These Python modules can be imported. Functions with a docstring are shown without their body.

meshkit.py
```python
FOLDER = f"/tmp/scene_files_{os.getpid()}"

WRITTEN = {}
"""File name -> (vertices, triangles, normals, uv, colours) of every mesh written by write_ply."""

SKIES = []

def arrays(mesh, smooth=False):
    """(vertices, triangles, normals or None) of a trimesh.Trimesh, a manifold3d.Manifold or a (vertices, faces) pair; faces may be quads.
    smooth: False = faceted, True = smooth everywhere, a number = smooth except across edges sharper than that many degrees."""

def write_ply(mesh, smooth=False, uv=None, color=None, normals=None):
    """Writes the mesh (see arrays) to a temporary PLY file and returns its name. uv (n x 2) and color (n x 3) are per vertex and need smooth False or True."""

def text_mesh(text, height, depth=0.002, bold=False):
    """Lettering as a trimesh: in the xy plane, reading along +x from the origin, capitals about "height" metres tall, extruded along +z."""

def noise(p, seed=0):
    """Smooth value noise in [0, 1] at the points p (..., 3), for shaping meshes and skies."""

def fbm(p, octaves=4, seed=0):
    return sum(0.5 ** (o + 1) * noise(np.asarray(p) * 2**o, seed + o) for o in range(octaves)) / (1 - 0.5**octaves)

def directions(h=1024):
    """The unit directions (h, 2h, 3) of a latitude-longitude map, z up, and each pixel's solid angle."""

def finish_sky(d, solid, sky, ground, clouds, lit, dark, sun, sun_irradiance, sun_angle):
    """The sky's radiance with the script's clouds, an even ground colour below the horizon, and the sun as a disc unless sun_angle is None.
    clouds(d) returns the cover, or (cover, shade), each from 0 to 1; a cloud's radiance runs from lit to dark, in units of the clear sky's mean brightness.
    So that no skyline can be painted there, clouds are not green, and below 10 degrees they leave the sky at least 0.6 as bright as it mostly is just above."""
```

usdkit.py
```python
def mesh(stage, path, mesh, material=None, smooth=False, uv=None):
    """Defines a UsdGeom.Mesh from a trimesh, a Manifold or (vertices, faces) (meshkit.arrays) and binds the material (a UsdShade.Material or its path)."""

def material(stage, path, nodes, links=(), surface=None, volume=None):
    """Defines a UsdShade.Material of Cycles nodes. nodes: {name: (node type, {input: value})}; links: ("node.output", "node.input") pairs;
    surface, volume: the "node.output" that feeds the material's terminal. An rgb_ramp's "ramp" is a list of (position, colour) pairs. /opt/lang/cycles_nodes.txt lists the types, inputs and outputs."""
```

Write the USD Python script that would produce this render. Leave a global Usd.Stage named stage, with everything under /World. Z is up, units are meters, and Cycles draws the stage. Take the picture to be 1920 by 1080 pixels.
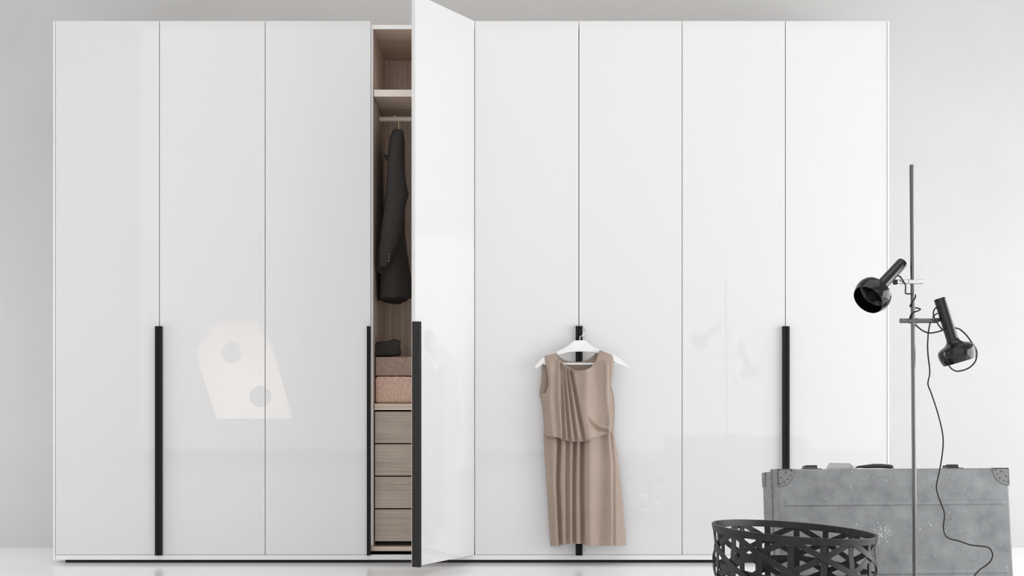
import math, random
import numpy as np, trimesh, manifold3d as m3
from shapely.geometry import Polygon, Point
import usdkit
from meshkit import noise, fbm
from pxr import Usd, UsdGeom, UsdLux, UsdShade, Gf, Sdf

random.seed(7); rng = np.random.default_rng(7)
stage = Usd.Stage.CreateInMemory()
UsdGeom.SetStageUpAxis(stage, UsdGeom.Tokens.z); UsdGeom.SetStageMetersPerUnit(stage, 1.0)
world = UsdGeom.Xform.Define(stage, '/World'); stage.SetDefaultPrim(world.GetPrim())
UsdGeom.Scope.Define(stage, '/World/Looks')

# ------------------------------------------------------------------ camera, light, exposure
F, XC, YC = 2420.0, 960.0, 735.0          # focal length and principal point of the photograph (1920 x 1080)
CD, CZ = 6.1, 0.81                        # camera distance from the wardrobe fronts (y = 0), camera height
EXPOSURE = 0.10
cam = UsdGeom.Camera.Define(stage, '/World/camera')
cam.CreateHorizontalApertureAttr(36.0); cam.CreateVerticalApertureAttr(36.0 * 9 / 16)
cam.CreateFocalLengthAttr(36.0 * F / 1920)
cam.CreateVerticalApertureOffsetAttr(36.0 * (YC - 540) / 1920)
cam.CreateExposureAttr(EXPOSURE)
cam.CreateClippingRangeAttr(Gf.Vec2f(0.05, 100))
UsdGeom.Xformable(cam).AddTranslateOp().Set(Gf.Vec3d(0, -CD, CZ))
UsdGeom.Xformable(cam).AddRotateXOp().Set(90.0)

# room extents and unseen openings placed to light it: a long window right, a low one left, a skylight near the wardrobe
XL, XR, YB, YF, ZC = -4.5, 4.5, 0.62, -9.0, 5.2
WIN1 = (-4.8, 0.30, 0.10, 2.20)          # y0, y1, z0, z1 in the right wall
WIN2 = (-1.60, 0.25, 0.05, 1.40)          # the same in the left wall
WIN4 = (XL + .1, XR - .1, 0.10, ZC - .08)  # x0, x1, z0, z1: unseen wide front window lighting the doors
SKY = (-3.5, 3.5, -5.6, -1.1)             # x0, x1, y0, y1 in the ceiling
def rect_light(name, center, w, h, rot, intensity, color=(1, 1, 1)):
    l = UsdLux.RectLight.Define(stage, '/World/' + name)
    l.CreateWidthAttr(w); l.CreateHeightAttr(h); l.CreateIntensityAttr(intensity); l.CreateColorAttr(Gf.Vec3f(*color))
    x = UsdGeom.Xformable(l); x.AddTranslateOp().Set(Gf.Vec3d(*center)); x.AddRotateXYZOp().Set(Gf.Vec3f(*rot))
    return l
def opening(name, a0, a1, b0, b1, at_, rot, intensity):
    c = {'x': (at_[1], (a0 + a1) / 2, (b0 + b1) / 2), 'y': ((a0 + a1) / 2, at_[1], (b0 + b1) / 2), 'z': ((a0 + a1) / 2, (b0 + b1) / 2, at_[1])}[at_[0]]
    w, h = (b1 - b0, a1 - a0) if at_[0] == 'x' else (a1 - a0, b1 - b0)
    rect_light(name, c, w, h, rot, intensity)
opening('unseen_light_right', *WIN1, ('x', XR + .12), (0, 90, 0), 4.8)  # out of view, lights the doors and throws shadows to the left
opening('unseen_light_left', *WIN2, ('x', XL - .12), (0, -90, 0), 4.0)  # out of view, placed to brighten the lower left wall
opening('unseen_light_above', *SKY, ('z', ZC + .12), (0, 0, 0), 1.5)  # out of view, placed overhead to light the floor
opening('unseen_light_front', *WIN4, ('y', YF - .12), (90, 0, 0), 1.25)  # out of view, placed to brighten the doors and the open bay

def S(Y): return F / (CD + Y)
def at(px, py, Y):                         # the point that the photograph shows at (px, py), at depth Y behind the door fronts
    s = S(Y); return np.array([(px - XC) / s, Y, CZ - (py - YC) / s])

# ------------------------------------------------------------------ scene helpers
used, locs = {}, {}
def fresh(path):
    n = used.get(path, 0); used[path] = n + 1
    return path if n == 0 else f'{path}_{n:03d}'
def tag(o, label=None, cat=None, group=None, kind=None):
    p = o.GetPrim() if hasattr(o, 'GetPrim') else o
    for k, v in (('label', label), ('category', cat), ('group', group), ('kind', kind)):
        if v: p.SetCustomDataByKey(k, v)
    return o
def thing(name, label, cat, loc=(0, 0, 0), group=None, kind=None):
    path = fresh('/World/' + name)
    x = UsdGeom.Xform.Define(stage, path); x.AddTranslateOp().Set(Gf.Vec3d(*map(float, loc)))
    locs[path] = np.array(loc, float)
    return tag(x, label, cat, group, kind)
def obj(name, mesh, mat, parent=None, smooth=35, label=None):   # mesh in world coordinates; one Mesh prim
    pp = str(parent.GetPath()) if parent is not None else '/World'
    path = fresh(pp + '/' + name)
    off = locs.get(pp, np.zeros(3)); locs[path] = off
    if hasattr(mesh, 'to_mesh'):
        mm = mesh.to_mesh(); mesh = trimesh.Trimesh(np.array(mm.vert_properties)[:, :3], np.array(mm.tri_verts), process=False)
    mesh = mesh.copy(); mesh.vertices = np.asarray(mesh.vertices) - off
    o = usdkit.mesh(stage, path, mesh, mat, smooth=smooth)
    return tag(o, label)
def struct(name, mesh, mat, label, cat, smooth=False):
    o = obj(name, mesh, mat, None, smooth); return tag(o, label, cat, kind='structure')

def cbox(x0, x1, y0, y1, z0, z1, c=0.0015):
    c = min(c, (x1 - x0) * .45, (y1 - y0) * .45, (z1 - z0) * .45)
    pts = []
    for sx in (0, 1):
        for sy in (0, 1):
            for sz in (0, 1):
                p = np.array([(x0, x1)[sx], (y0, y1)[sy], (z0, z1)[sz]]); d = np.array([1 - 2 * sx, 1 - 2 * sy, 1 - 2 * sz]) * c
                for k in range(3):
                    q = p + d; q[k] = p[k]; pts.append(q)
    return trimesh.convex.convex_hull(np.array(pts))
def rbox(x0, x1, y0, y1, z0, z1, r=0.01, n=12):
    s = m3.Manifold.sphere(r, n)
    return m3.Manifold.batch_hull([s.translate((x, y, z)) for x in (x0 + r, x1 - r) for y in (y0 + r, y1 - r) for z in (z0 + r, z1 - r)])
def cat(*ms): return trimesh.util.concatenate(list(ms))
def spline(p, n=8):
    p = np.asarray(p, float); q = np.vstack([2 * p[0] - p[1], p, 2 * p[-1] - p[-2]]); out = []
    for i in range(1, len(q) - 2):
        a, b, c, d = q[i - 1:i + 3]
        for t in np.linspace(0, 1, n, endpoint=False):
            out.append(.5 * (2 * b + (c - a) * t + (2 * a - 5 * b + 4 * c - d) * t * t + (3 * b - a - 3 * c + d) * t ** 3))
    out.append(p[-1]); return np.array(out)
def loft(rings, caps=True, closed=True):
    rings = np.asarray(rings, float); k, n = rings.shape[:2]; v = rings.reshape(-1, 3); f = []
    m = n if closed else n - 1
    for i in range(k - 1):
        for j in range(m):
            a, b = i * n + j, i * n + (j + 1) % n
            f += [[a, b, b + n], [a, b + n, a + n]]
    if caps:
        v = np.vstack([v, rings[0].mean(0), rings[-1].mean(0)]); c0, c1 = len(v) - 2, len(v) - 1
        for j in range(n):
            f += [[c0, (j + 1) % n, j], [c1, (k - 1) * n + j, (k - 1) * n + (j + 1) % n]]
    t = trimesh.Trimesh(v, np.array(f), process=False)
    if caps and t.volume < 0: t.invert()
    return t
def tube(p, r, n=10, smooth=0):
    p = np.asarray(p, float)
    if smooth: p = spline(p, smooth)
    keep = np.r_[True, np.linalg.norm(np.diff(p, axis=0), axis=1) > 1e-6]; p = p[keep]
    r = np.broadcast_to(r, len(p)); t = np.gradient(p, axis=0); t /= np.linalg.norm(t, axis=1)[:, None]
    u = np.cross(t[0], [0.3, 0.5, 0.8]); u /= np.linalg.norm(u); rings = []
    for i in range(len(p)):
        u = u - t[i] * (u @ t[i]); u /= np.linalg.norm(u); w = np.cross(t[i], u)
        a = np.linspace(0, 2 * np.pi, n, endpoint=False)[:, None]
        rings.append(p[i] + r[i] * (np.cos(a) * u + np.sin(a) * w))
    return loft(rings)
def lathe(profile, base, axis, n=48):              # profile: (distance along the axis, radius); a closed outline
    axis = np.asarray(axis, float); axis /= np.linalg.norm(axis)
    u = np.cross(axis, [0, 0, 1] if abs(axis[2]) < .9 else [1, 0, 0]); u /= np.linalg.norm(u); w = np.cross(axis, u)
    a = np.linspace(0, 2 * np.pi, n, endpoint=False)[:, None]
    rings = [np.asarray(base) + axis * d + max(r, 1e-5) * (np.cos(a) * u + np.sin(a) * w) for d, r in profile]
    t = loft(rings, caps=False); t.merge_vertices()
    t.fix_normals(); return t
def cyl(a, b, r, n=24, c=0.001):
    a, b = np.asarray(a, float), np.asarray(b, float); L = np.linalg.norm(b - a)
    return lathe([(0, 0), (0, r - c), (c, r), (L - c, r), (L, r - c), (L, 0)], a, b - a, n)

# ------------------------------------------------------------------ materials
def mat(name, nodes, links=(), surface='p.BSDF'): return usdkit.material(stage, '/World/Looks/' + name, nodes, links, surface=surface)
def plain(name, color, rough=.5, metal=0., **k):
    return mat(name, {'p': ('principled_bsdf', {'base_color': color, 'roughness': rough, 'metallic': metal, **k})})
def mottled(name, c0, c1, scale, rough=.5, bump=0., bscale=None, stretch=(1, 1, 1), lo=.3, hi=.7, detail=4, **k):
    n = {'g': ('geometry', {}), 'm': ('mapping', {'scale': stretch}), 'n': ('noise_texture', {'scale': scale, 'detail': detail}),
         'r': ('rgb_ramp', {'ramp': [(lo, c0), (hi, c1)]}), 'p': ('principled_bsdf', {'roughness': rough, **k})}
    l = [('g.position', 'm.vector'), ('m.vector', 'n.vector'), ('n.fac', 'r.fac'), ('r.color', 'p.base_color')]
    if bump:
        n['b'] = ('bump', {'strength': bump, 'distance': .002}); n['n2'] = ('noise_texture', {'scale': bscale or scale * 3, 'detail': 3})
        l += [('m.vector', 'n2.vector'), ('n2.fac', 'b.height'), ('b.normal', 'p.normal')]
    return mat(name, n, l)
M = {}
M['wall'] = mottled('wall_paint', (.56, .56, .56), (.58, .58, .58), 3, .9, .15, 220)
M['ceiling'] = plain('ceiling_paint', (.55, .55, .55), .9)  # unseen ceiling, kept grey so less light bounces onto the upper wall
M['backroom'] = plain('room_pale_paint', (.8, .8, .8), .9)  # unseen front wall, kept pale to send more light back
M['floor'] = mottled('floor_resin', (.93, .93, .93), (.94, .94, .94), 1.5, .16)
M['lacquer'] = plain('white_gloss_lacquer', (.735, .733, .738), .008)
M['white'] = plain('white_satin_lacquer', (.84, .835, .835), .3)
M['black'] = plain('black_anodised', (.006, .006, .006), .6, specular_ior_level=.25)
M['bronze'] = plain('dark_bronze', (.016, .014, .013), .5, specular_ior_level=.3)
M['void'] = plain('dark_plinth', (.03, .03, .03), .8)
def wood(name, stretch, k=1.):
    return mottled(name, (.43 * k, .34 * k, .275 * k), (.64 * k, .535 * k, .455 * k), 1.0, .5, .08, 2.2, stretch, .3, .72, 6)
M['wood_v'] = wood('ash_veneer_vertical_brightened', (110, 110, 2.2), 1.3)  # back and partition veneer lightened to offset weak light inside the bay
M['wood_h'] = wood('ash_veneer_horizontal', (2.2, 2.2, 110), .86)
M['wood_t'] = wood('ash_veneer_flat_brightened', (2.2, 110, 110), 1.3)  # shelf and panel veneer, colour brightened in place of missing light
M['chrome'] = plain('chrome', (.72, .72, .73), .12, 1.)
M['steel'] = plain('dark_steel_tube', (.16, .16, .16), .22, 1.)
M['brass'] = plain('brass', (.75, .58, .33), .25, 1.)
M['glossblack'] = plain('black_gloss_enamel', (.006, .006, .006), .12)
M['cord'] = plain('black_cord', (.008, .008, .008), .5)
M['bulb'] = plain('bulb_shade_black', (.004, .004, .004), .7, specular_ior_level=.2)  # near-black so the bulb sinks into the dark of the lampshade

# ------------------------------------------------------------------ the room
t = .2
struct('floor', cbox(XL - t, XR + t, YF - t, YB + t, -t, 0, 0), M['floor'], 'white polished resin floor of the studio room', 'floor')
a, b, c, d = SKY
struct('ceiling', cat(cbox(XL - t, XR + t, YF - t, c, ZC, ZC + t, 0), cbox(XL - t, XR + t, d, YB + t, ZC, ZC + t, 0), cbox(XL - t, a, c, d, ZC, ZC + t, 0), cbox(b, XR + t, c, d, ZC, ZC + t, 0)), M['ceiling'], 'unseen grey ceiling with a long skylight high above the room', 'ceiling')
struct('wall_back', cbox(XL - t, XR + t, YB, YB + t, 0, ZC, 0), M['wall'], 'plain light grey wall behind the wardrobe', 'wall')
def window_wall(name, xa, xb, win, label):
    y0, y1, z0, z1 = win
    struct(name, cat(cbox(xa, xb, YF, y0, 0, ZC, 0), cbox(xa, xb, y1, YB, 0, ZC, 0), cbox(xa, xb, y0, y1, 0, z0, 0), cbox(xa, xb, y0, y1, z1, ZC, 0)), M['wall'], label, 'wall')
window_wall('unseen_wall_right', XR, XR + t, WIN1, 'unseen plain wall with a long window right of the view')
window_wall('unseen_wall_left', XL - t, XL, WIN2, 'unseen plain wall with a low window left of the view')
a, b, c, d = WIN4
struct('unseen_wall_front', cat(cbox(XL - t, a, YF - t, YF, 0, ZC, 0), cbox(b, XR + t, YF - t, YF, 0, ZC, 0), cbox(a, b, YF - t, YF, 0, c, 0), cbox(a, b, YF - t, YF, d, ZC, 0)), M['backroom'], 'unseen pale wall with one wide window lighting the wardrobe', 'wall')
w = thing('window_4', 'unseen wide white framed window lighting the wardrobe from the front', 'window', ((a + b) / 2, YF - .05, c), kind='structure')  # frame of the unseen front light
for q in ((a, b, c, c + .04), (a, b, d - .04, d), (a, a + .04, c + .04, d - .04), (b - .04, b, c + .04, d - .04)): obj('window_frame', cbox(q[0], q[1], YF - .08, YF - .03, q[2], q[3]), M['white'], w)
def window(name, x0, x1, win, label, n):
    y0, y1, z0, z1 = win
    w = thing(name, label, 'window', ((x0 + x1) / 2, (y0 + y1) / 2, z0), kind='structure')
    for a, b, c, d in ((y0, y1, z0, z0 + .04), (y0, y1, z1 - .04, z1), (y0, y0 + .04, z0 + .04, z1 - .04), (y1 - .04, y1, z0 + .04, z1 - .04)):
        obj('window_frame', cbox(x0, x1, a, b, c, d), M['white'], w)
    for k in range(1, n):
        yy = y0 + (y1 - y0) * k / n
        obj('mullion', cbox(x0, x1, yy - .02, yy + .02, z0 + .04, z1 - .04), M['white'], w)
window('window_1', XR + .02, XR + .08, WIN1, 'unseen long white framed window lighting the scene from the right', 3)  # unseen window around the right-hand light
window('window_2', XL - .08, XL - .02, WIN2, 'unseen low white framed window lighting the left part of the back wall', 1)  # unseen window around the light for the left wall
w = thing('window_3', 'unseen long skylight lighting the floor in front of the wardrobe', 'skylight', (0, (SKY[2] + SKY[3]) / 2, ZC), kind='structure')  # unseen roof opening around the overhead light
a, b, c, d = SKY
for q in ((a, b, c, c + .04), (a, b, d - .04, d), (a, a + .04, c + .04, d - .04), (b - .04, b, c + .04, d - .04)): obj('window_frame', cbox(q[0], q[1], q[2], q[3], ZC + .03, ZC + .08), M['white'], w)

# ------------------------------------------------------------------ the wardrobe
s0 = S(0)
X = lambda px: (px - XC) / s0
Z = lambda py: CZ - (py - YC) / s0
YW = YB - .004                                                   # back of the wardrobe
ZT, ZB = Z(39), Z(1050)
W = thing('wardrobe', 'long white high-gloss wardrobe with eight tall doors and black bar handles', 'wardrobe', (X(883), .3, 0))
edges = [103.6, 299, 497, 695, 890, 1085.5, 1279, 1472.5, 1663.4]
obj('side_panel', cbox(X(99.5), X(103.2), 0, YW, ZB, ZT), M['white'], W)
obj('side_panel', cbox(X(1663.8), X(1667.3), 0, YW, ZB, ZT), M['white'], W)
obj('plinth_rail', cbox(X(103.4), X(1663.6), .002, .03, ZB, Z(1040.6)), M['white'], W)
obj('recessed_base', cbox(X(116), X(1651), .05, YW - .05, 0, ZB - .0005, .001), M['void'], W, label='dark recessed base under the cabinets')
obj('back_panel', cbox(X(103.4), X(1663.6), YW - .012, YW, ZB, ZT - .02), M['wood_v'], W)
tp = obj('top_panel', cbox(X(103.4), X(1663.6), .0245, YW - .013, Z(52) , Z(45)), M['wood_t'], W)
obj('edge_band', cbox(X(103.4), X(1663.6), .023, .0243, Z(52), Z(44)), M['white'], tp)
obj('bottom_panel', cbox(X(103.4), X(1663.6), .0305, YW - .013, Z(1035), Z(1027)), M['wood_t'], W)
for px in edges[1:-1]:
    if abs(px - 695) < 2 or abs(px - 890) < 2 or abs(px - 497) < 2 or abs(px - 1279) < 2:
        p = obj('partition', cbox(X(px - 3.6), X(px + 3.6), .0255, YW - .013, Z(1026.8), Z(52.2)), M['wood_v'], W)
        obj('edge_band', cbox(X(px - 3.6), X(px + 3.6), .0235, .0253, Z(1022), Z(52.2)), M['white'], p)
DT = .02
def door_mesh(x0, x1): return cbox(x0, x1, 0, DT, Z(1040), Z(39.2), .001)
HZ0, HZ1, HW, HP = Z(1040.5), Z(612), 5.6 / s0, .024
for i in range(8):
    a, b = X(edges[i] + .55), X(edges[i + 1] - .55)
    right_edge = i % 2 == 0                                       # handle on the right edge of odd doors, left edge of even ones
    if right_edge: h = cat(cbox(b - HW, b + .0002, -HP, -.0002, HZ0, HZ1, .001), cbox(b + .0002, b + .0008, -HP, DT * .6, HZ0, HZ1, .0002))
    else: h = cat(cbox(a - .0002, a + HW, -HP, -.0002, HZ0, HZ1, .001), cbox(a - .0008, a - .0002, -HP, DT * .6, HZ0, HZ1, .0002))
    dm = door_mesh(a, b); lab = None
    if i == 3:
        h = cat(cbox(a - .0002, a + HW, -HP, -.0002, HZ0, HZ1, .001), cbox(a - .0022, a - .0002, -HP, DT * .8, HZ0, HZ1, .0004))
        R = trimesh.transformations.rotation_matrix(math.radians(59.5), [0, 0, 1], [b, 0.0, 0])
        dm.apply_transform(R); h.apply_transform(R); lab = 'door standing open in the middle of the wardrobe'
    d = obj('door', dm, M['lacquer'], W, label=lab)
    obj('handle', h, M['bronze'] if i == 3 else M['black'], d)
# fittings of the open bay
bx0, bx1 = X(699) + .0015, X(886) - .0015
us = obj('shelf', cbox(bx0, bx1, .0315, YW - .08, at(0, 181, .03)[2], at(0, 168, .03)[2]), M['wood_t'], W)
M['edge'] = plain('pale_edge_band', (.80, .70, .64), .4)
obj('edge_band', cbox(bx0, bx1, .03, .0313, at(0, 181, .03)[2], at(0, 168, .03)[2], .0005), M['edge'], us, label='pale edge of the upper shelf')
sh = obj('shelf', cbox(bx0, bx1, .05, YW - .03, at(0, 769, .05)[2], at(0, 756.5, .05)[2]), M['wood_t'], W)
ROD = (.28, at(0, 223.5, .28)[2])
obj('hanging_rod', cyl((bx0, *ROD), (bx1, *ROD), .0125), plain('rod_cream', (.92, .82, .74), .35), W)
rows = [(771.5, 831), (833, 892), (894, 953), (955, 1015)]
for ya, yb in rows:
    z0_, z1_ = at(0, yb, .06)[2], at(0, ya, .06)[2]
    obj('drawer', cbox(bx0 + .002, bx1 - .002, .06, YW - .06, z0_, z1_), M['wood_h'], W)
obj('dark_gap_strip', cbox(bx0 + .002, bx1 - .002, .12, .14, at(0, 1027, .06)[2] + .001, at(0, 1015, .06)[2] - .001), M['void'], W)  # near-black strip stands for the darkness of the gap under the drawers

# ------------------------------------------------------------------ jacket on its hanger
def ring_px(py, xl, xr, yc, ry, n=28, p=2.4):
    a = np.linspace(0, 2 * np.pi, n, endpoint=False); c, s_ = np.cos(a), np.sin(a)
    c = np.sign(c) * abs(c) ** (2 / p); s_ = np.sign(s_) * abs(s_) ** (2 / p)
    q0, q1 = at(xl, py, yc), at(xr, py, yc)
    return np.stack([(q0[0] + q1[0]) / 2 + (q1[0] - q0[0]) / 2 * c, yc + ry * s_, np.full(n, q0[2])], 1)
def ring_loft(rows, n=28, p=2.4, sub=4):
    r = np.array(rows, float); tt = np.arange(len(r)); fine = np.linspace(0, len(r) - 1, (len(r) - 1) * sub + 1)
    return loft([ring_px(*[np.interp(q, tt, r[:, k]) for k in range(5)], n=n, p=p) for q in fine])
jm = mottled('jacket_wool', (.026, .022, .020), (.036, .031, .028), 160, .9, .25, 500)
J = thing('jacket', 'dark charcoal brown suit jacket hanging in the open wardrobe bay', 'jacket', at(740, 562, .28))
body = ring_loft([(249, 741, 755, .28, .10), (256, 737, 757, .28, .17), (268, 733, 757, .28, .19), (300, 729, 757, .28, .19), (343, 727, 759, .28, .175),
                  (390, 723, 758, .28, .17), (430, 719, 758, .28, .175), (477, 715, 763, .28, .185), (520, 712.5, 768, .28, .19), (548, 711.5, 770.5, .28, .19), (563, 711, 770.5, .28, .19)])
v = np.asarray(body.vertices).copy()
low = np.clip((at(0, 470, .28)[2] - v[:, 2]) / .3, 0, 1)
v[:, 0] += low * .012 * np.sin(v[:, 1] * 42); v[:, 2] += low ** 3 * (.014 * np.sin(v[:, 1] * 20 + 1) - .02 * (v[:, 0] > at(748, 0, .28)[0]) * -1)
body.vertices = v
jb = obj('body', body, jm, J, 50)
sl = obj('sleeve', ring_loft([(243, 746, 755, .075, .012), (248, 741, 757, .072, .03), (262, 734, 757.5, .068, .042), (300, 727.5, 757, .066, .05), (343, 725.5, 761.5, .066, .05), (364, 724.5, 766.3, .066, .05),
      (387, 721, 760.5, .066, .048), (430, 715, 753, .064, .042), (455, 712.5, 746, .062, .036), (477, 711, 738, .06, .032), (500, 710, 729, .06, .03)], p=2.2), jm, J, 50)
for k, (px, py) in enumerate(((730.2, 477), (729.5, 483), (728.6, 489))):
    b = at(px, py, .026); obj('cuff_button', cyl(b, b + [0, .006, 0], .0045, 14, .0012), plain('button_horn' if k == 0 else f'button_horn_{k}', (.10, .09, .08), .3), sl)
obj('sleeve', ring_loft([(275, 736, 750, .478, .02), (300, 728, 752, .485, .03), (360, 724, 752, .487, .04), (410, 716, 742, .487, .04), (460, 706, 730, .486, .036), (505, 700, 716, .485, .034)], p=2.2), jm, J, 50)
fp = Polygon([(at(x, y, .11)[0], at(x, y, .11)[2]) for x, y in ((726, 330), (722, 370), (718.5, 400), (712, 446), (704.8, 488), (704.2, 508), (712, 512.5), (724, 514), (734, 500), (736, 420), (736, 340))])
fm = trimesh.creation.extrude_polygon(fp, .012); fm.apply_transform(trimesh.transformations.rotation_matrix(math.pi / 2, [1, 0, 0])); fm.apply_translation([0, .128, 0])
obj('front_panel', fm, jm, J, False)
lp = Polygon([(at(x, y, .1)[0], at(x, y, .1)[2]) for x, y in ((738, 262), (729, 277), (728, 287), (716.5, 286), (720, 293), (727.5, 305), (731, 330), (736, 330))])
lm = trimesh.creation.extrude_polygon(lp, .008); lm.apply_transform(trimesh.transformations.rotation_matrix(math.pi / 2, [1, 0, 0])); lm.apply_translation([0, .158, 0])
obj('lapel', lm, jm, J, False)
hk = thing('clothes_hanger', 'brass-hooked hanger holding the dark jacket on the wardrobe rod', 'hanger', at(746, 246, .28))
z_rod = ROD[1]; hx = at(741, 0, .28)[0]
hp = [(hx + .013 * math.cos(a) * 1.0, .28, z_rod + .0145 * math.sin(a)) for a in np.linspace(math.radians(200), math.radians(-20), 12)]
hp = [(x, y, z) for x, y, z in hp] + [(hx + .013, .28, z_rod - .012), (hx + .018, .28, z_rod - .03), tuple(at(747, 246, .28))]
obj('hook', tube(np.array([(hx + .0152 * math.cos(a), .28, z_rod + .0152 * math.sin(a)) for a in np.linspace(math.radians(185), math.radians(0), 14)] + hp[-2:]), .0018), M['brass'], hk)
c0 = at(747, 252, .28)
obj('hanger_bar', tube([c0 + [0, dy, dz] for dy, dz in ((-.15, -.05), (-.13, -.035), (-.06, -.008), (0, 0), (.06, -.008), (.13, -.035), (.15, -.05))], .007, 10, 4), plain('hanger_beech', (.35, .24, .16), .5), hk)

# ------------------------------------------------------------------ folded things on the shelf
def folded(x0, x1, ya, yb, yf, yb_, r, amp, seed, n=5):
    z0_, z1_ = at(0, yb, yf)[2], at(0, ya, yf)[2]
    m = rbox(x0, x1, yf, yb_, z0_, z1_, r, 20).refine_to_length(.012)
    mm = m.to_mesh(); t_ = trimesh.Trimesh(np.array(mm.vert_properties)[:, :3], np.array(mm.tri_verts), process=False)
    v = np.array(t_.vertices); h = (v[:, 2] - z0_) / (z1_ - z0_)
    k = np.clip(h * 3, 0, 1)
    v[:, 1] += -amp * (fbm(v * [9, 9, 30], 3, seed) - .5) * k * 1.5
    v[:, 2] += amp * 1.6 * (fbm(v * [7, 5, 5], 3, seed + 9) - .5) * k * h
    t_.vertices = v; return t_
pink = mat('pink_knit', {'g': ('geometry', {}), 'm': ('mapping', {'scale': (1, 1, .45)}), 'n': ('noise_texture', {'scale': 120, 'detail': 3, 'distortion': .6}), 'r': ('rgb_ramp', {'ramp': [(.3, (.56, .35, .27)), (.7, (.78, .56, .46))]}),
    'b': ('bump', {'strength': .7, 'distance': .006}), 'p': ('principled_bsdf', {'roughness': .95})}, [('g.position', 'm.vector'), ('m.vector', 'n.vector'), ('n.fac', 'r.fac'), ('r.color', 'p.base_color'), ('n.fac', 'b.height'), ('b.normal', 'p.normal')])
fx0, fx1 = bx0 + .0015, bx1 - .03
o = obj('folded_blanket', folded(fx0, fx1, 706.6, 755.8, .075, .5, .013, .008, 3), pink, None, 60); tag(o, 'thick pale pink textured blanket folded at the bottom of the shelf stack', 'blanket')
o = obj('folded_blanket', folded(fx0, fx1, 669.5, 704.6, .08, .49, .008, .005, 5), mottled('brown_wool', (.30, .21, .165), (.40, .29, .235), 60, .95, .2, 300), None, 60); tag(o, 'thin taupe brown blanket folded on top of the pink one', 'blanket')
zb = at(0, 670.2, .1)[2]
dk = m3.Manifold.batch_hull([m3.Manifold.sphere(.016, 14).translate(tuple(at(x, y, Y_))) for x, y, Y_ in ((705, 656, .12), (705, 670, .12), (742, 650, .12), (746, 668, .12), (705, 656, .36), (742, 652, .36), (705, 670, .36), (744, 668, .36))])
dk += m3.Manifold.batch_hull([m3.Manifold.sphere(.007, 10).translate(tuple(at(x, y, Y_))) for x, y, Y_ in ((740, 652, .11), (749, 649, .11), (746, 660, .11), (743, 646, .2))])
dk = dk.refine_to_length(.01).to_mesh(); dk = trimesh.Trimesh(np.array(dk.vert_properties)[:, :3], np.array(dk.tri_verts)); trimesh.smoothing.filter_taubin(dk, iterations=6)
v = np.array(dk.vertices); v[:, 2] += .016 * (fbm(v * 16, 3, 2) - .5); v[:, 1] += .02 * (fbm(v * 20, 3, 4) - .5); v[:, 2] += zb - v[:, 2].min() + .004; dk.vertices = v
o = obj('folded_sweater', dk, jm, None, 60); tag(o, 'small charcoal garment folded on top of the blanket stack', 'clothing')

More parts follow.
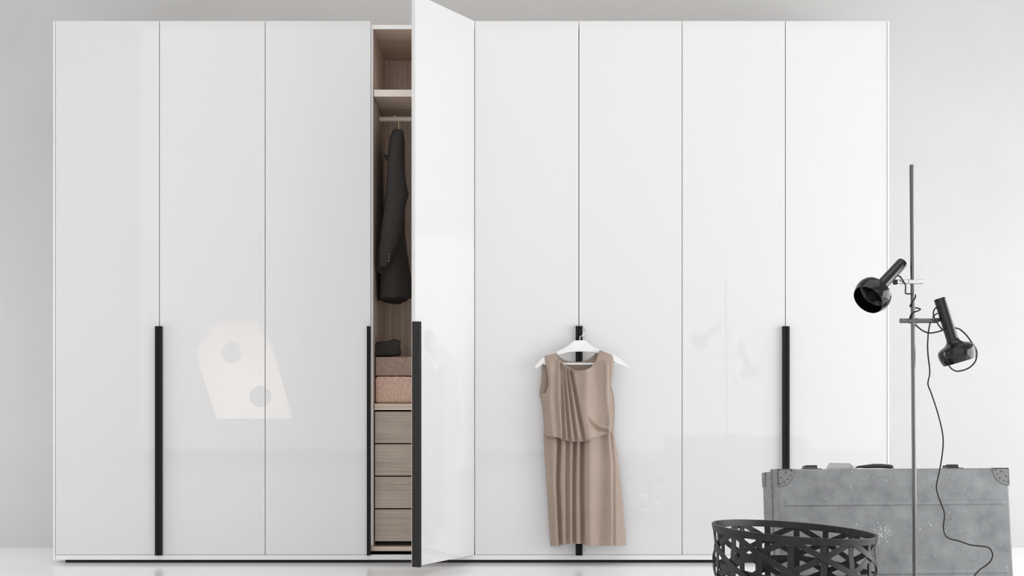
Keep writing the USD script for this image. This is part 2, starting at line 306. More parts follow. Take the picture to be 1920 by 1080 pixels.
# ------------------------------------------------------------------ dress on a white hanger
DYB, DYF = -.034, -.05
hang = thing('clothes_hanger', 'white wooden hanger hooked over the black door handle holding the beige dress', 'hanger', at(1087, 660, -.05))
HY = -.058
def outline_plate(poly, yc, th, bev=.003):
    P_ = Polygon([(at(x, y, yc)[0], at(x, y, yc)[2]) for x, y in poly]).buffer(0)
    cs = lambda q: m3.CrossSection([np.array(g.exterior.coords)[:-1] for g in getattr(q, 'geoms', [q])], m3.FillRule.EvenOdd)
    m = m3.Manifold.extrude(cs(P_), th - 2 * bev).translate((0, 0, bev))
    m += m3.Manifold.extrude(cs(P_.buffer(-bev, join_style=2)), th)
    return m.rotate((90, 0, 0)).translate((0, yc + th / 2, 0))
hw = plain('hanger_white_paint', (.84, .835, .83), .4)
top = [(1003, 690), (1005, 684), (1013, 675), (1022, 668), (1045, 659), (1062, 650), (1072, 642), (1078, 638.5), (1096, 638.5), (1102, 642), (1112, 650), (1126, 656), (1150, 665), (1163, 673), (1172, 682), (1179, 689)]
bot = [(1176, 690.5), (1160, 684), (1148, 677), (1130, 666), (1116, 661.5), (1098, 659.5), (1078, 659.5), (1060, 662), (1045, 667), (1028, 677), (1012, 687), (1006, 692)]
obj('shoulder_bar', outline_plate(spline(top, 4).tolist() + spline(bot, 4).tolist(), HY, .018), hw, hang, 30)
obj('trouser_bar', cyl(at(1020, 682.5, HY), at(1158, 682.5, HY), .0055, 16), hw, hang)
hookpts = [at(1087.5, 640, HY), at(1087.5, 632, HY), at(1092, 629, HY), at(1095.5, 624, -.05), at(1096.5, 618, -.035), at(1094, 613, -.024), at(1090, 610, -.012), at(1085.5, 609.3, -.008), at(1080.5, 610.5, -.012), at(1076, 614.5, -.03), at(1074, 618, -.035)]
obj('hook', tube(hookpts, .0017, 8, 5), M['chrome'], hang)

cloth = mat('beige_crepe', {'g': ('geometry', {}), 'n': ('noise_texture', {'scale': 900, 'detail': 2}), 'n2': ('noise_texture', {'scale': 6, 'detail': 3}), 'r': ('rgb_ramp', {'ramp': [(.3, (.325, .25, .198)), (.7, (.365, .283, .226))]}),
    'b': ('bump', {'strength': .12, 'distance': .001}), 'p': ('principled_bsdf', {'roughness': .52, 'sheen_weight': .12, 'sheen_roughness': .5})},
    [('g.position', 'n.vector'), ('g.position', 'n2.vector'), ('n2.fac', 'r.fac'), ('r.color', 'p.base_color'), ('n.fac', 'b.height'), ('b.normal', 'p.normal')])
def polyfn(pts, axis=1):
    p = np.array(pts, float); return lambda q: np.interp(q, p[:, axis], p[:, 1 - axis])
def arc(pts, n):
    p = np.array(pts, float); L = np.r_[0, np.cumsum(np.linalg.norm(np.diff(p, axis=0), axis=1))]; L /= L[-1]; t_ = np.linspace(0, 1, n)
    return np.stack([np.interp(t_, L, p[:, 0]), np.interp(t_, L, p[:, 1])], 1)
def byx(pts, n):
    p = np.array(pts, float); x = np.linspace(p[0, 0], p[-1, 0], n); return np.stack([x, np.interp(x, p[:, 0], p[:, 1])], 1)
def coons(T, B, L, R):
    n, m = len(T), len(L); u = np.linspace(0, 1, n)[None, :, None]; v = np.linspace(0, 1, m)[:, None, None]
    return (1 - v) * T[None] + v * B[None] + (1 - u) * L[:, None] + u * R[:, None] - ((1 - u) * (1 - v) * T[0] + u * (1 - v) * T[-1] + (1 - u) * v * B[0] + u * v * B[-1])
def sheet(P_, depth, thick=.0012):                     # P_: grid of pixels, depth: grid of y; a thin closed cloth
    m, n = depth.shape; A = np.zeros((m, n, 3))
    s_ = F / (CD - .08)                                # the whole dress hangs about 8 cm in front of the doors
    A[..., 0] = (P_[..., 0] - XC) / s_; A[..., 2] = CZ - (P_[..., 1] - YC) / s_; A[..., 1] = depth
    Bk = A.copy(); Bk[..., 1] += thick
    v = np.vstack([A.reshape(-1, 3), Bk.reshape(-1, 3)]); N = m * n; f = []
    i, j = np.meshgrid(np.arange(m - 1), np.arange(n - 1), indexing='ij'); a = (i * n + j).ravel()
    f += [np.stack([a, a + n, a + n + 1], 1), np.stack([a, a + n + 1, a + 1], 1), np.stack([a + N, a + n + 1 + N, a + n + N], 1), np.stack([a + N, a + 1 + N, a + n + 1 + N], 1)]
    rim = np.r_[np.arange(n), np.arange(1, m) * n + n - 1, (m - 1) * n + np.arange(n - 2, -1, -1), np.arange(m - 2, -1, -1) * n]
    r0, r1 = rim[:-1], rim[1:]
    f += [np.stack([r0, r1, r1 + N], 1), np.stack([r0, r1 + N, r0 + N], 1)]
    t_ = trimesh.Trimesh(v, np.vstack(f), process=False)
    return t_
def fold(P_, path, w, y0, y1, amp, skew=0.):           # a ridge (amp < 0 is towards the viewer) along a path
    x = np.interp(P_[..., 1], [p[1] for p in path], [p[0] for p in path]); d = (P_[..., 0] - x) / w
    fade = np.clip((P_[..., 1] - y0) / 12, 0, 1) * np.clip((y1 - P_[..., 1]) / 12, 0, 1)
    prof = np.exp(-d * d * np.where(d > 0, 1 + skew, 1 - min(skew, .8)))
    return amp * prof * fade
D = thing('dress', 'sleeveless beige dress with draped pleats hanging on the white wardrobe doors', 'dress', at(1098, 1022, -.06))
# bodice, front
nT, nL = 170, 150
neck = spline([(1043, 661), (1047, 672), (1055, 682), (1068, 690.5), (1083, 694.5), (1098, 693), (1110, 686.5), (1118, 675), (1124, 656)], 6).tolist()
T = byx([(1020, 668)] + [[a, b] for a, b in neck if True] + [(1151, 666)], nT)
Bm = byx(spline([(1022, 817), (1034, 818.5), (1046, 820), (1054, 824), (1072, 827), (1094, 827), (1113, 822), (1132, 814), (1146, 809)], 6).tolist(), nT)
Lc = spline([(1020, 668), (1025, 690), (1028, 712), (1027, 726), (1022, 740), (1021, 770), (1019.5, 800), (1022, 817)], 6); Lc = arc(Lc, nL)
Rc = arc(spline([(1151, 666), (1150, 690), (1148, 712), (1144.5, 730), (1145, 760), (1147, 785), (1147.5, 800), (1146, 809)], 6), nL)
Pb = coons(T, Bm, Lc, Rc)
u = np.linspace(0, 1, nT)[None, :]; vv = (Pb[..., 1] - 660) / 165
bulge = np.sqrt(np.clip(1 - (2 * u - 1) ** 2, 0, 1))
dep = -.070 - (.028 + .022 * np.clip(vv, 0, 1) ** 2) * bulge - .012 * np.clip(vv, 0, 1) ** 3
dep = dep + .012 * np.exp(-((Pb[..., 1] - 664) / 9) ** 2) * np.clip(1 - vv, 0, 1)
for top_, bot_, w_, a_ in (((1053, 680), (1058, 826), 2.6, .022), ((1058, 688), (1068, 826), 2.4, .024), ((1064, 692), (1080, 826), 2.4, .024), ((1071, 694), (1095, 826), 2.6, .028)):
    dep = dep + fold(Pb, [top_, ((top_[0] * 2 + bot_[0]) / 3 - .5, 735), bot_], w_, top_[1] - 6, 832, a_, .5)
for path, w_, a_ in (([(1043, 670), (1040, 740), (1046, 820)], 5, .010), ([(1030, 700), (1031, 760), (1036, 818)], 5, -.007), ([(1098, 700), (1096, 760), (1104, 815)], 9, -.010), ([(1118, 700), (1122, 760), (1120, 800)], 12, .010), ([(1137, 680), (1138, 740), (1142, 800)], 5, -.008), ([(1146, 735), (1143, 790), (1141, 806)], 3, -.006)):
    dep = dep + fold(Pb, path, w_, 672, 840, a_)
# sagging drape to the right hip
def line_fold(P_, pts, w, amp):
    y = np.interp(P_[..., 0], [p[0] for p in pts], [p[1] for p in pts]); d = (P_[..., 1] - y) / w
    fade = np.clip((P_[..., 0] - pts[0][0]) / 8, 0, 1) * np.clip((pts[-1][0] - P_[..., 0]) / 5, 0, 1); return amp * np.exp(-d * d) * fade
dep = dep + line_fold(Pb, [(1098, 782), (1106, 795), (1120, 805), (1141, 809)], 3.2, .008) + line_fold(Pb, [(1102, 780), (1110, 789), (1124, 800), (1142, 803)], 3, -.008) + line_fold(Pb, [(1060, 700), (1090, 715), (1112, 727)], 1.5, .0012)
dep = dep + .0025 * (fbm(np.dstack([Pb[..., 0] / 14, Pb[..., 1] / 30, np.zeros_like(dep)]), 3, 5) - .5)
dep = dep + .016 * np.clip((vv - .955) / .045, 0, 1) ** 2                                     # hem of the blouse tucks under
obj('bodice', sheet(Pb, dep), cloth, D, 60)
# bodice, back with its higher neckline
nb, mb = 60, 50
Tb = byx(spline([(1017, 670), (1030, 666), (1043, 661.5), (1050, 669), (1064, 676), (1080, 678), (1098, 676), (1112, 668), (1124, 656.5), (1138, 661), (1152, 667)], 4).tolist(), nb)
Bb = byx([(1021, 822), (1148, 818)], nb)
Lb = arc(spline([(1017, 670), (1016, 690), (1015, 715), (1011.5, 738), (1015, 752), (1019, 780), (1021, 822)], 5), mb)
Rb = arc(spline([(1152, 667), (1150, 690), (1147.5, 716), (1147, 728), (1151.5, 741), (1153, 775), (1151, 805), (1148, 818)], 5), mb)
Pk = coons(Tb, Bb, Lb, Rb); ub = np.linspace(0, 1, nb)[None, :]
obj('back_bodice', sheet(Pk, DYB - .004 - .012 * (np.abs(2 * ub - 1) ** 3) * np.ones((mb, 1)) - .004 * np.sin(ub * 22) * np.linspace(0, 1, mb)[:, None]), cloth, D, 60)
# small gathered frill along the pleated side of the neckline
fr = spline([(1043, 661, -.062), (1047, 671, -.075), (1053, 680, -.088), (1062, 687.5, -.096), (1071, 691.5, -.100)], 8)
obj('neck_frill', tube([at(x, y, Y_) + [.0015 * math.sin(k * 1.9), 0, .0015 * math.cos(k * 1.9)] for k, (x, y, Y_) in enumerate(fr)], .0026, 8), cloth, D, 60)
nk = spline([(1071, 692, -.100), (1083, 695, -.103), (1098, 693.5, -.102), (1110, 687, -.098), (1118, 675.5, -.085), (1124, 656.5, -.060)], 8)
obj('neck_binding', tube([at(x, y, Y_) for x, y, Y_ in nk], .0014, 8), cloth, D, 60)
# skirt: a closed tube with pleats
nT, nL = 200, 130
Ts = byx([(1020, 812), (1050, 812), (1094, 814), (1130, 808), (1151, 806)], nT)
Bs = byx([(1032, 1025), (1051, 1023.5), (1053, 1021.5), (1076, 1018.5), (1080, 1018.5), (1093, 1019), (1094, 1020.5), (1130, 1022), (1175.5, 1023)], nT)
Ls = arc(spline([(1020, 812), (1019.5, 824), (1020.5, 840), (1023, 880), (1026, 920), (1029, 975), (1032, 1025)], 5), nL)
Rs = arc(spline([(1151, 806), (1153, 820), (1158, 850), (1163, 890), (1167, 930), (1171, 975), (1175.5, 1023)], 5), nL)
Ps = coons(Ts, Bs, Ls, Rs); u = np.linspace(0, 1, nT)[None, :]; vv = np.clip((Ps[..., 1] - 810) / 212, 0, 1)
dep = -.060 - (.030 + .018 * vv) * np.clip(1 - (2 * u - 1) ** 2, 0, 1) ** .6
for path, w_, a_, sk in (([(1050, 812), (1047, 900), (1052, 1026)], 2.8, .030, .5), ([(1065, 812), (1064, 900), (1065, 1026)], 3.2, .022, .4), ([(1079, 812), (1077, 900), (1077.5, 1026)], 2.8, .030, .5), ([(1093, 812), (1092, 900), (1093.5, 1026)], 2.8, .032, .6),
                         ([(1106, 812), (1105, 900), (1106, 1026)], 9, -.016, 0), ([(1128, 812), (1128, 900), (1124, 1026)], 12, .016, 0), ([(1147, 812), (1148, 900), (1152, 1026)], 8, -.006, 0), ([(1145, 812), (1150, 870), (1150, 900)], 3, .008, 0),
                         ([(1036, 812), (1036, 900), (1042, 1026)], 6, -.008, 0), ([(1027, 812), (1030, 860), (1036, 960)], 2.5, .004, 0)):
    dep = dep + fold(Ps, path, w_, 806, 1060, a_, sk)
dep = dep + .002 * (fbm(np.dstack([Ps[..., 0] / 12, Ps[..., 1] / 45, np.zeros_like(dep)]), 3, 15) - .5)
dep = dep + .0012 * np.exp(-((Ps[..., 1] - 1012) / 1.2) ** 2)                                   # hem stitch
skirt = sheet(Ps, dep)
Pq = Ps[::4, ::4].copy(); uq = u[:, ::4]
backp = sheet(Pq, DYB - .003 - .02 * np.abs(2 * uq - 1) ** 4 * np.ones((Pq.shape[0], 1)))
sk_ = obj('skirt', skirt, cloth, D, 60)
obj('back_skirt', backp, cloth, D, 60)
# side panels close the gap between the front and back sheets
for sgn, y0_, y1_, fr_, bk_ in ((1, -.070, -.046, [(1022.4, 737), (1021.2, 770), (1019.7, 800), (1022, 816)], [(1012, 738), (1015.2, 752), (1019, 780), (1021, 817)]),
                      (-1, -.070, -.046, [(1144.4, 732), (1144.9, 760), (1146.9, 785), (1146.4, 806)], [(1147.3, 729), (1151.5, 741), (1153, 775), (1151, 806)]),
                      (1, -.0598, -.045, [(1019.6, 820), (1020.6, 840), (1023.1, 880), (1026.1, 920), (1029.1, 975), (1032.1, 1024.5)], [(1021, 820), (1022, 840), (1024.5, 880), (1027.5, 920), (1030.5, 975), (1033, 1024)]),
                      (-1, -.0598, -.045, [(1152.9, 820), (1157.9, 850), (1162.9, 890), (1166.9, 930), (1170.9, 975), (1175.3, 1022.5)], [(1151.5, 820), (1156.5, 850), (1161.5, 890), (1165.5, 930), (1169.5, 975), (1174, 1022)])):
    fa, ba = spline(fr_, 6), spline(bk_, 6)
    g = np.array([[at(f_[0] + (b_[0] - f_[0]) * q, f_[1] + (b_[1] - f_[1]) * q, -.08) * [1, 0, 1] + [0, y0_ + (y1_ - y0_) * q, 0] for q in np.linspace(0, 1, 8)] for f_, b_ in zip(fa, ba)])
    tm = loft(g, caps=False, closed=False); tm2 = tm.copy(); tm2.apply_translation([.0008 * sgn, 0, 0]); tm2.invert()
    obj('side_panel', cat(tm, tm2), cloth, D, 60)

# ------------------------------------------------------------------ suitcase
SW, SD, SH, lean, yaw = .827, .20, .524, math.radians(6), math.radians(5)
ftl = at(1458, 880, -1.655)                                             # front top left corner
def case_tf():
    Rl = np.array([[1, 0, 0], [0, math.cos(lean), math.sin(lean)], [0, -math.sin(lean), math.cos(lean)]])
    Ry = np.array([[math.cos(yaw), -math.sin(yaw), 0], [math.sin(yaw), math.cos(yaw), 0], [0, 0, 1]])
    A = Ry @ Rl; b = ftl - A @ np.array([0, 0, SH]); M4 = np.eye(4); M4[:3, :3] = A; M4[:3, 3] = b; return M4
CT = case_tf()
def C(m):
    if hasattr(m, 'to_mesh'): mm = m.to_mesh(); m = trimesh.Trimesh(np.array(mm.vert_properties)[:, :3], np.array(mm.tri_verts), process=False)
    m = m.copy(); m.apply_transform(CT); return m
cs_nodes = {'g': ('geometry', {}), 'n': ('noise_texture', {'scale': 14, 'detail': 6, 'roughness': .65}), 'r': ('rgb_ramp', {'ramp': [(.3, (.185, .193, .20)), (.5, (.245, .254, .262)), (.72, (.31, .32, .328))]}),
    'v': ('noise_texture', {'scale': 130, 'detail': 3, 'roughness': .6}), 'vr': ('rgb_ramp', {'ramp': [(.67, (0, 0, 0)), (.73, (1, 1, 1))]}), 'mx': ('mix', {'color2': (.62, .63, .64)}),
    'w': ('noise_texture', {'scale': 85, 'detail': 2}), 'wr': ('rgb_ramp', {'ramp': [(.20, (1, 1, 1)), (.25, (0, 0, 0))]}), 'mx2': ('mix', {'color2': (.09, .09, .09)}),
    'b': ('bump', {'strength': .12, 'distance': .003}), 'p': ('principled_bsdf', {'roughness': .5}),
    'cd': ('vector_math', {'math_type': 'distance', 'vector2': tuple(at(1657, 998, -1.66))}), 'cr': ('map_range', {'from_min': .0, 'from_max': .055, 'to_min': .17, 'to_max': 0., 'clamp': True}), 'ca': ('math', {'math_type': 'add'})}
cs_links = [('g.position', 'n.vector'), ('g.position', 'v.vector'), ('g.position', 'w.vector'), ('n.fac', 'r.fac'), ('r.color', 'mx.color1'), ('g.position', 'cd.vector1'), ('cd.value', 'cr.value'), ('cr.result', 'ca.value1'), ('v.fac', 'ca.value2'), ('ca.value', 'vr.fac'), ('vr.color', 'mx.fac'), ('mx.color', 'mx2.color1'), ('w.fac', 'wr.fac'), ('wr.color', 'mx2.fac'), ('mx2.color', 'p.base_color'), ('n.fac', 'b.height'), ('b.normal', 'p.normal')]
M['case'] = mat('grey_worn_fibre', cs_nodes, cs_links)
M['patch'] = mottled('corner_fibre', (.19, .195, .20), (.25, .255, .26), 60, .55, .2, 200)
M['rivet'] = plain('rivet_steel', (.10, .10, .10), .4, .8)
SC = thing('suitcase', 'worn grey vintage suitcase with riveted corners standing behind the floor lamp', 'suitcase', (CT @ [SW / 2, SD / 2, -.02, 1])[:3])
lid = rbox(0, SW, 0, .072, 0, SH, .009, 16)
bodyc = rbox(.002, SW - .002, .074, SD, .002, SH - .002, .009, 16)
obj('body', C(bodyc), M['case'], SC, 40)
ld = obj('lid', C(lid), M['case'], SC, 40)
obj('rim', C(m3.Manifold.cube((SW + .006, .012, SH + .006)).translate((-.003, .066, -.003)) - m3.Manifold.cube((SW - .01, .03, SH - .01)).translate((.005, .06, .005))), M['patch'], SC, 30)
zr = [SH - .118, SH - .355]
for z in zr: obj('raised_band', C(trimesh.convex.convex_hull(np.array([(x, y, zz) for x, y, zz in [(.02, .002, z - .011), (.02, .002, z + .011), (SW - .02, .002, z - .011), (SW - .02, .002, z + .011), (.026, -.0042, z - .006), (.026, -.0042, z + .006), (SW - .026, -.0042, z - .006), (SW - .026, -.0042, z + .006)]]))), M['case'], ld, False)
def corner(cx, cz, dx, dz, y, r=.058):
    a = np.linspace(0, math.pi / 2, 14); pts = [(cx, cz)] + [(cx + dx * r * math.cos(q), cz + dz * r * math.sin(q)) for q in a]
    m = trimesh.creation.extrude_polygon(Polygon(pts).buffer(0), .0025); m.apply_transform(trimesh.transformations.rotation_matrix(math.pi / 2, [1, 0, 0])); m.apply_translation([0, y, 0]); return m
def rivet(p, d, r=.0026): return cyl(np.array(p, float), np.array(p, float) + np.array(d) * .0022, r, 10, .001)
for cx, dx in ((0, 1), (SW, -1)):
    for cz, dz in ((SH, -1), (0, 1)):
        p = obj('corner_patch', C(cat(corner(cx + dx * .003, cz + dz * .003, dx, dz, .0005), cbox(min(cx - dx * .0018, cx + dx * .0002), max(cx - dx * .0018, cx + dx * .0002), .002, .062, min(cz, cz + dz * .055), max(cz, cz + dz * .055), .0004),
                 cbox(min(cx, cx + dx * .055), max(cx, cx + dx * .055), .002, .062, min(cz - dz * .0018, cz + dz * .0002), max(cz - dz * .0018, cz + dz * .0002), .0004))), M['patch'], ld, 30)
        a = np.linspace(.12, math.pi / 2 - .12, 5)
        rv = cat(*[rivet((cx + dx * .049 * math.cos(q), -.0018, cz + dz * .049 * math.sin(q)), (0, -1, 0)) for q in a], *[rivet((cx + dx * .03 * math.cos(q), -.0018, cz + dz * .03 * math.sin(q)), (0, -1, 0)) for q in (.35, 1.2)])
        p2 = tag(obj('corner_rivets', C(rv), M['rivet'], ld, 30), kind='stuff')
        seam = cat(*[]) if False else tube([(cx + dx * .0595 * math.cos(q), -.0012, cz + dz * .0595 * math.sin(q)) for q in np.linspace(.02, math.pi / 2 - .02, 12)], .0011, 6)
        obj('patch_edge', C(seam), M['void'], ld, 30)
        bp = obj('side_patch', C(cat(cbox(min(cx - dx * .0005, cx + dx * .004), max(cx - dx * .0005, cx + dx * .004), .155, SD - .004, min(cz + dz * .004, cz + dz * .055), max(cz + dz * .004, cz + dz * .055), .0006),
                 tube([(cx - dx * .0008, .153 + .001 * k, cz + dz * (.006 + .049 * k / 8)) for k in range(9)], .001, 6))), M['patch'], SC, 30)
for k in range(12):
    pass
tag(obj('side_rivets', C(cat(*[rivet((-.003 if y < .1 else .0022, y, SH - .03 - .06 * k), (-1, 0, 0), .0022) for k in range(8) for y in (.072, .18)])), M['rivet'], SC, 30), kind='stuff')
for x in (.137, .648):
    cl = obj('clasp', C(cat(cbox(x - .032, x + .032, .035, .105, SH - .001, SH + .004, .0015), cbox(x - .024, x + .022, .05, .09, SH + .004, SH + .010, .002))), M['steel'], SC, 30, label='dark steel spring clasp')
    obj('latch', C(cat(cyl((x - .02, .06, SH + .0125), (x + .022, .06, SH + .0125), .004, 12), cbox(x - .022, x + .0, .055, .088, SH + .010, SH + .014, .001))), M['void'], cl, 30)
ha = [(.30, .07, SH + .006), (.312, .07, SH + .010), (.335, .07, SH + .011), (.37, .07, SH + .013), (.40, .07, SH + .0125), (.43, .07, SH + .010), (.437, .07, SH + .006)]
hm = spline(ha, 6); hr = np.interp(np.linspace(0, 1, len(hm)), [0, .1, .25, .5, .8, .95, 1], [.004, .004, .006, .010, .009, .006, .004])
obj('handle', C(tube(hm, hr * .8, 12)), plain('handle_leather', (.035, .033, .03), .4), SC, 40, label='dark leather carrying handle')
for x in (.296, .438): obj('handle_ring', C(cyl((x - .008, .07, SH + .003), (x + .008, .07, SH + .003), .005, 12)), M['chrome'], SC, 30)
tg = trimesh.creation.extrude_polygon(Polygon([(.196, SH - .002), (.212, SH + .026), (.285, SH + .024), (.300, SH + .012), (.298, SH - .002)]), .003); tg.apply_transform(trimesh.transformations.rotation_matrix(math.pi / 2, [1, 0, 0])); tg.apply_translation([0, .085, 0])
obj('luggage_tag', C(tg), plain('tag_grey_leather', (.50, .50, .49), .7), SC, False, label='pale grey leather luggage tag')
for x in (.1, SW - .1):
    for y in (.03, SD - .03):
        b = (CT @ [x, y, .001, 1])[:3]; obj('stud_foot', cyl((b[0], b[1], 0), (b[0], b[1], b[2] + .002), .011, 14), M['rivet'], SC, 30)

# ------------------------------------------------------------------ floor lamp
LY = -1.85
LA = thing('floor_lamp', 'tall chrome floor lamp with two black adjustable spotlights and a dangling cord', 'floor lamp', tuple(at(1716.3, 0, LY)[:2]) + (0,))
pb = at(1716.3, 0, LY); pb[2] = .02; pt = at(1709.4, 309, LY)
pole_x = lambda py: 1709.4 + (py - 309) * (6.9 / 888)
obj('base', lathe([(0, 0), (0, .128), (.004, .13), (.018, .13), (.022, .126), (.022, 0)], (pb[0], LY, 0), (0, 0, 1), 48), M['glossblack'], LA)
obj('pole', cyl(pb, pt, .0072, 28), M['steel'], LA)
k_ = 1 / S(LY)                                                                    # metres per pixel here
prof_px = [(0, 0), (0, 9.2), (1.2, 10.4), (3, 10.6), (80, 11.0), (85, 12.5), (89, 16.5), (92, 22.5), (94.5, 28.5), (98, 32.3), (104, 34.0), (111, 33.9), (118, 32.3), (124, 29.8), (125, 29.4),
           (124.6, 28.6), (117, 31.2), (110, 32.8), (104, 32.9), (99, 31.2), (95.5, 27), (93, 20), (93, 6), (93, 0)]
bulb_px = [(93.2, 0), (93.2, 6), (99, 6.5), (104, 10), (110, 13), (115, 11), (119, 6), (120.5, 0)]
def head(tip, axis, name_label, extra):
    h = obj('lamp_shade', lathe([(d * k_, r * k_) for d, r in prof_px], tip, axis, 64), M['glossblack'], LA, 30, label=name_label)
    obj('bulb', lathe([(d * k_, r * k_) for d, r in bulb_px], tip, axis, 32), M['bulb'], h, 40)
    return h
tip1 = at(1691.5, 493, LY + .02); tip2 = at(1761.3, 559.5, LY)
def aim(tip, px, py, d):                       # the axis that brings the point d pixels down the head to (px, py), turned to the viewer
    ys = np.linspace(tip[1] - d * k_, tip[1], 400); q = [at(px, py, y) - tip for y in ys]
    return q[int(np.argmin([abs(np.linalg.norm(v_) - d * k_) for v_ in q]))]
ax1 = aim(tip1, 1637.5, 551.5, 106); ax2 = np.array([.284, -.058, -.958])
head(tip1, ax1, 'upper black spotlight turned towards the viewer', 0); head(tip2, ax2, 'lower black spotlight pointing down', 0)
def arm(x0, x1, py, Y0, m, cap):
    a = obj('arm', cyl(at(x0, py, Y0), at(x1, py, Y0), .0077, 24), m, LA, 35)
    obj('pole_clamp', cyl(at(pole_x(py) - 9, py, Y0), at(pole_x(py) + 9, py, Y0), .0088, 24), m, a, 35)
arm(1681, 1731, 528.5, LY + .0, M['chrome'], 0); arm(1687, 1757, 601.5, LY, M['steel'], 0)
a1 = tip1 + ax1 / np.linalg.norm(ax1) * 46 * k_
obj('swivel_joint', cat(cyl(at(1675, 529, LY), at(1682, 529, LY), .0085, 20), cyl(at(1678, 529, LY), a1, .005, 12)), M['void'], LA, 35)
a2 = tip2 + ax2 * 40 * k_
obj('swivel_joint', cat(cyl(at(1755, 600.5, LY), at(1761, 600, LY), .007, 20), cyl(at(1758, 600, LY), a2, .005, 12)), M['void'], LA, 35)
def cord(pts, label=None, r=.0024): obj('cord', tube([at(x, y, LY + dy) for x, y, dy in pts], r, 8, 6), M['cord'], LA, 60, label=label)
cord([(1684, 517, .0), (1688, 519, -.005), (1692, 524.5, -.014), (1695.5, 530, -.014), (1698, 536, -.012), (1697.6, 548, -.010), (1699, 550.5, -.010), (1704, 551, -.011), (1709, 551, -.010), (1714, 551.2, 0), (1716.5, 553.5, .004), (1716.3, 558, -.004), (1712, 564.5, -.010), (1707.5, 571, -.008), (1706.5, 574, 0), (1709, 576.5, .010), (1716.4, 577.2, .008), (1722, 578, .004), (1725.7, 580, 0), (1722, 582.5, -.006), (1714.5, 585.3, -.011), (1709, 589, -.010), (1706.7, 593.5, -.004), (1707, 598, .006), (1711, 604, .011), (1716, 608.5, .004), (1721, 613, -.004), (1728, 618.7, -.006), (1735, 622.3, -.006), (1742, 624.3, -.006), (1753, 623.3, -.006), (1766, 619.8, -.012), (1769, 617, -.022)], 'cord coiled round the pole between the spotlights')
cord([(1756.5, 577, -.002), (1753.5, 578, -.005), (1751, 582.5, -.008), (1750, 589, -.01), (1753, 598, -.016), (1761, 611, -.02), (1767.5, 619, -.022)])
cord([(1748.7, 595.5, 0), (1752, 591, -.004), (1757.5, 587.5, -.004)])
cord([(1790, 614, -.008), (1794, 615.6, -.006), (1800.6, 618, -.002), (1811.6, 628, 0), (1821, 640.7, 0), (1829, 652.5, 0), (1831.8, 663, 0), (1829, 677, 0), (1819.5, 688, 0), (1807, 694, 0), (1794, 696, 0), (1785, 692, 0), (1780, 686, -.004), (1779, 680, -.01), (1784, 668, -.02)], 'thin cord looping round the lower spotlight')
cord([(1744, 606, .0), (1742.6, 612, -.004), (1740.5, 625, -.004), (1739.3, 650, 0), (1740.6, 672, 0), (1743, 690, 0), (1743, 703, 0), (1740, 720, 0), (1746, 737, 0), (1757, 770, .02), (1765.7, 803.7, .03), (1768.5, 827, .04), (1766.7, 852, .05), (1761.8, 882, .06), (1756.2, 909, .06), (1757.7, 924.5, .06), (1764, 942, .06), (1770, 958.6, .06), (1771, 970, .06), (1768.9, 988, .06), (1772.4, 1003, .06), (1781, 1010, .06), (1800, 1015, .06), (1821, 1022, .06), (1847, 1025, .06), (1856.5, 1029, .06), (1861, 1038.5, .06), (1858.7, 1050, .06), (1849, 1060, .06), (1836, 1069, .055), (1827, 1080, .05), (1812, 1105, .03), (1795, 1140, 0), (1775, 1180, 0), (1758, 1193, 0)], 'long black mains cord hanging down in front of the suitcase')

# ------------------------------------------------------------------ basket
BY = -2.07; bc = at(1488.5, 991.5, BY); BR = .2495; BH = bc[2]; s_b = S(BY)
bm = mottled('dark_leather_strip', (.010, .0098, .0085), (.018, .0172, .015), 40, .45, .1, 200, specular_ior_level=.35)
BK = thing('basket', 'round dark brown open-weave strip basket standing in front of the suitcase', 'basket', (bc[0], BY, 0))
def bpt(th, z, dr=0.):                                             # wall of the basket; rim dips to the right, slightly bellied
    zz = z * (1 - .040 * math.cos(th) + .012 * math.sin(th) * 0)
    r = BR - .028 * (1 - z / BH) ** 2 - .006 * math.exp(-((z / BH - .9) / .08) ** 2) + dr
    return np.array([bc[0] + r * math.cos(th), BY + r * math.sin(th), zz])
def strip(path, wdir, width, th=.0022, dr=0.):
    rings = []
    for th_, z in path:
        w_ = width / 2
        dth, dz = wdir
        a = bpt(th_ - dth * w_ / BR, z - dz * w_, dr); b = bpt(th_ + dth * w_ / BR, z + dz * w_, dr)
        n = np.array([math.cos(th_), math.sin(th_), 0]) * th / 2
        rings.append([a - n, b - n, b + n, a + n])
    return loft(rings)
NV = 16
obj('rim', loft([[bpt(q, BH - .021, -.0045), bpt(q, BH - .021, .005), bpt(q, BH - .003, .006), bpt(q, BH, .005), bpt(q, BH, -.003), bpt(q, BH - .003, -.0045), bpt(q, BH - .021, -.0045)] for q in np.linspace(0, 2 * np.pi, 97)], caps=False), bm, BK, 40)
for k in range(NV):
    q = 2 * np.pi * (k + .36) / NV
    obj('upright_strip', strip([(q, z) for z in np.linspace(.008, BH - .012, 12)], (1, 0), .020, dr=-.001), bm, BK, 40)
H0 = BH - .012
slope = math.tan(math.radians(26))
for fam in (1, -1):
    for k in range(NV // 2):
        q0 = 2 * np.pi * (2 * k + 1.36) / NV
        L = (H0 - .008) / slope / BR
        tt = np.linspace(0, 1, 40)
        d = np.array([math.sin(math.radians(26)), fam * math.cos(math.radians(26))]); 
        obj('diagonal_strip', strip([(q0 + fam * L * q, H0 - (H0 - .008) * q) for q in tt], (math.sin(math.radians(26)) * fam, math.cos(math.radians(26))), .018, dr=.0022 * fam + .001), bm, BK, 40)
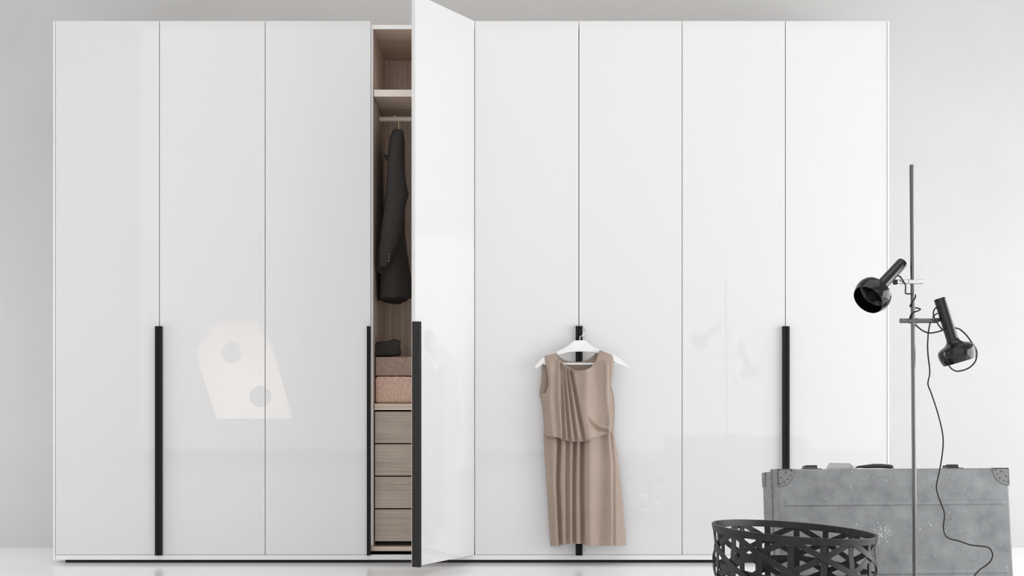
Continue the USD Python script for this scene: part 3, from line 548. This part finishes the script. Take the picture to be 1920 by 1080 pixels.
for z, dr in ((BH - .125, -.0035), (.06, .0045)):
    obj('hoop_strip', strip([(q, z + .006 * math.sin(3 * q + z * 40)) for q in np.linspace(0, 2 * np.pi, 73)], (0, 1), .016, dr=dr), bm, BK, 40)
obj('base', lathe([(.0, 0), (.0, .21), (.002, .222), (.012, .224), (.012, 0)], (bc[0], BY, 0), (0, 0, 1), 48), bm, BK, 40)

# ------------------------------------------------------------------ paper pendant that the doors mirror
PL = 3.0
def mp(px, py, d=0.): p = at(px, py, PL + d); return np.array([p[0], -(PL + d), p[2]])
lowp = [(366, 659), (510, 659), (545, 785), (406, 785)]; upp = [(366, 659), (510, 659), (474, 601), (399, 604)]
def hullm(pts): return m3.Manifold.hull_points(np.array(pts))
back = lambda p, d, kx=1.0: np.array([p[0], p[1] - d, p[2]])
shell = hullm([mp(*p) for p in lowp] + [back(mp(*p), .07) for p in lowp]) + hullm([mp(x, y) for x, y in upp[:2]] + [back(mp(*p), .06) for p in upp[2:]] + [back(mp(*p), .07) for p in upp[:2]] + [back(mp(*p), .12) for p in upp[2:]])
for (px, py, r, sx) in ((432, 661, 20.5, 1), (486.5, 743.5, 20.5, 1.1)):
    c = mp(px, py); cyl_ = m3.Manifold.cylinder(1.2, r / S(PL), r / S(PL), 48, True).scale((sx, 1, 1)).rotate((90, 0, 0)).translate((c[0], c[1], c[2])); shell -= cyl_
bl = mp(470, 745, .15)
paper = mat('glowing_paper', {'g': ('geometry', {}), 'd': ('vector_math', {'math_type': 'distance', 'vector2': tuple(bl)}), 'r': ('map_range', {'from_min': .1, 'from_max': .62, 'to_min': 1.0, 'to_max': .45, 'clamp': True}), 'mul': ('math', {'math_type': 'multiply', 'value2': 4.6}),
    'e': ('emission', {'color': (1.0, .86, .74)})}, [('g.position', 'd.vector1'), ('d.value', 'r.value'), ('r.result', 'mul.value1'), ('mul.value', 'e.strength')], surface='e.emission')
PLm = thing('pendant_lamp', 'glowing folded paper lamp with two round holes seen mirrored in the left doors', 'lamp', tuple(mp(440, 600, .18)))
obj('paper_shade', shell, paper, PLm, 20)
tpc = mp(436, 603.5, .08)
obj('cord', cyl(tpc, (tpc[0], tpc[1], ZC), .0015, 8), M['white'], PLm)
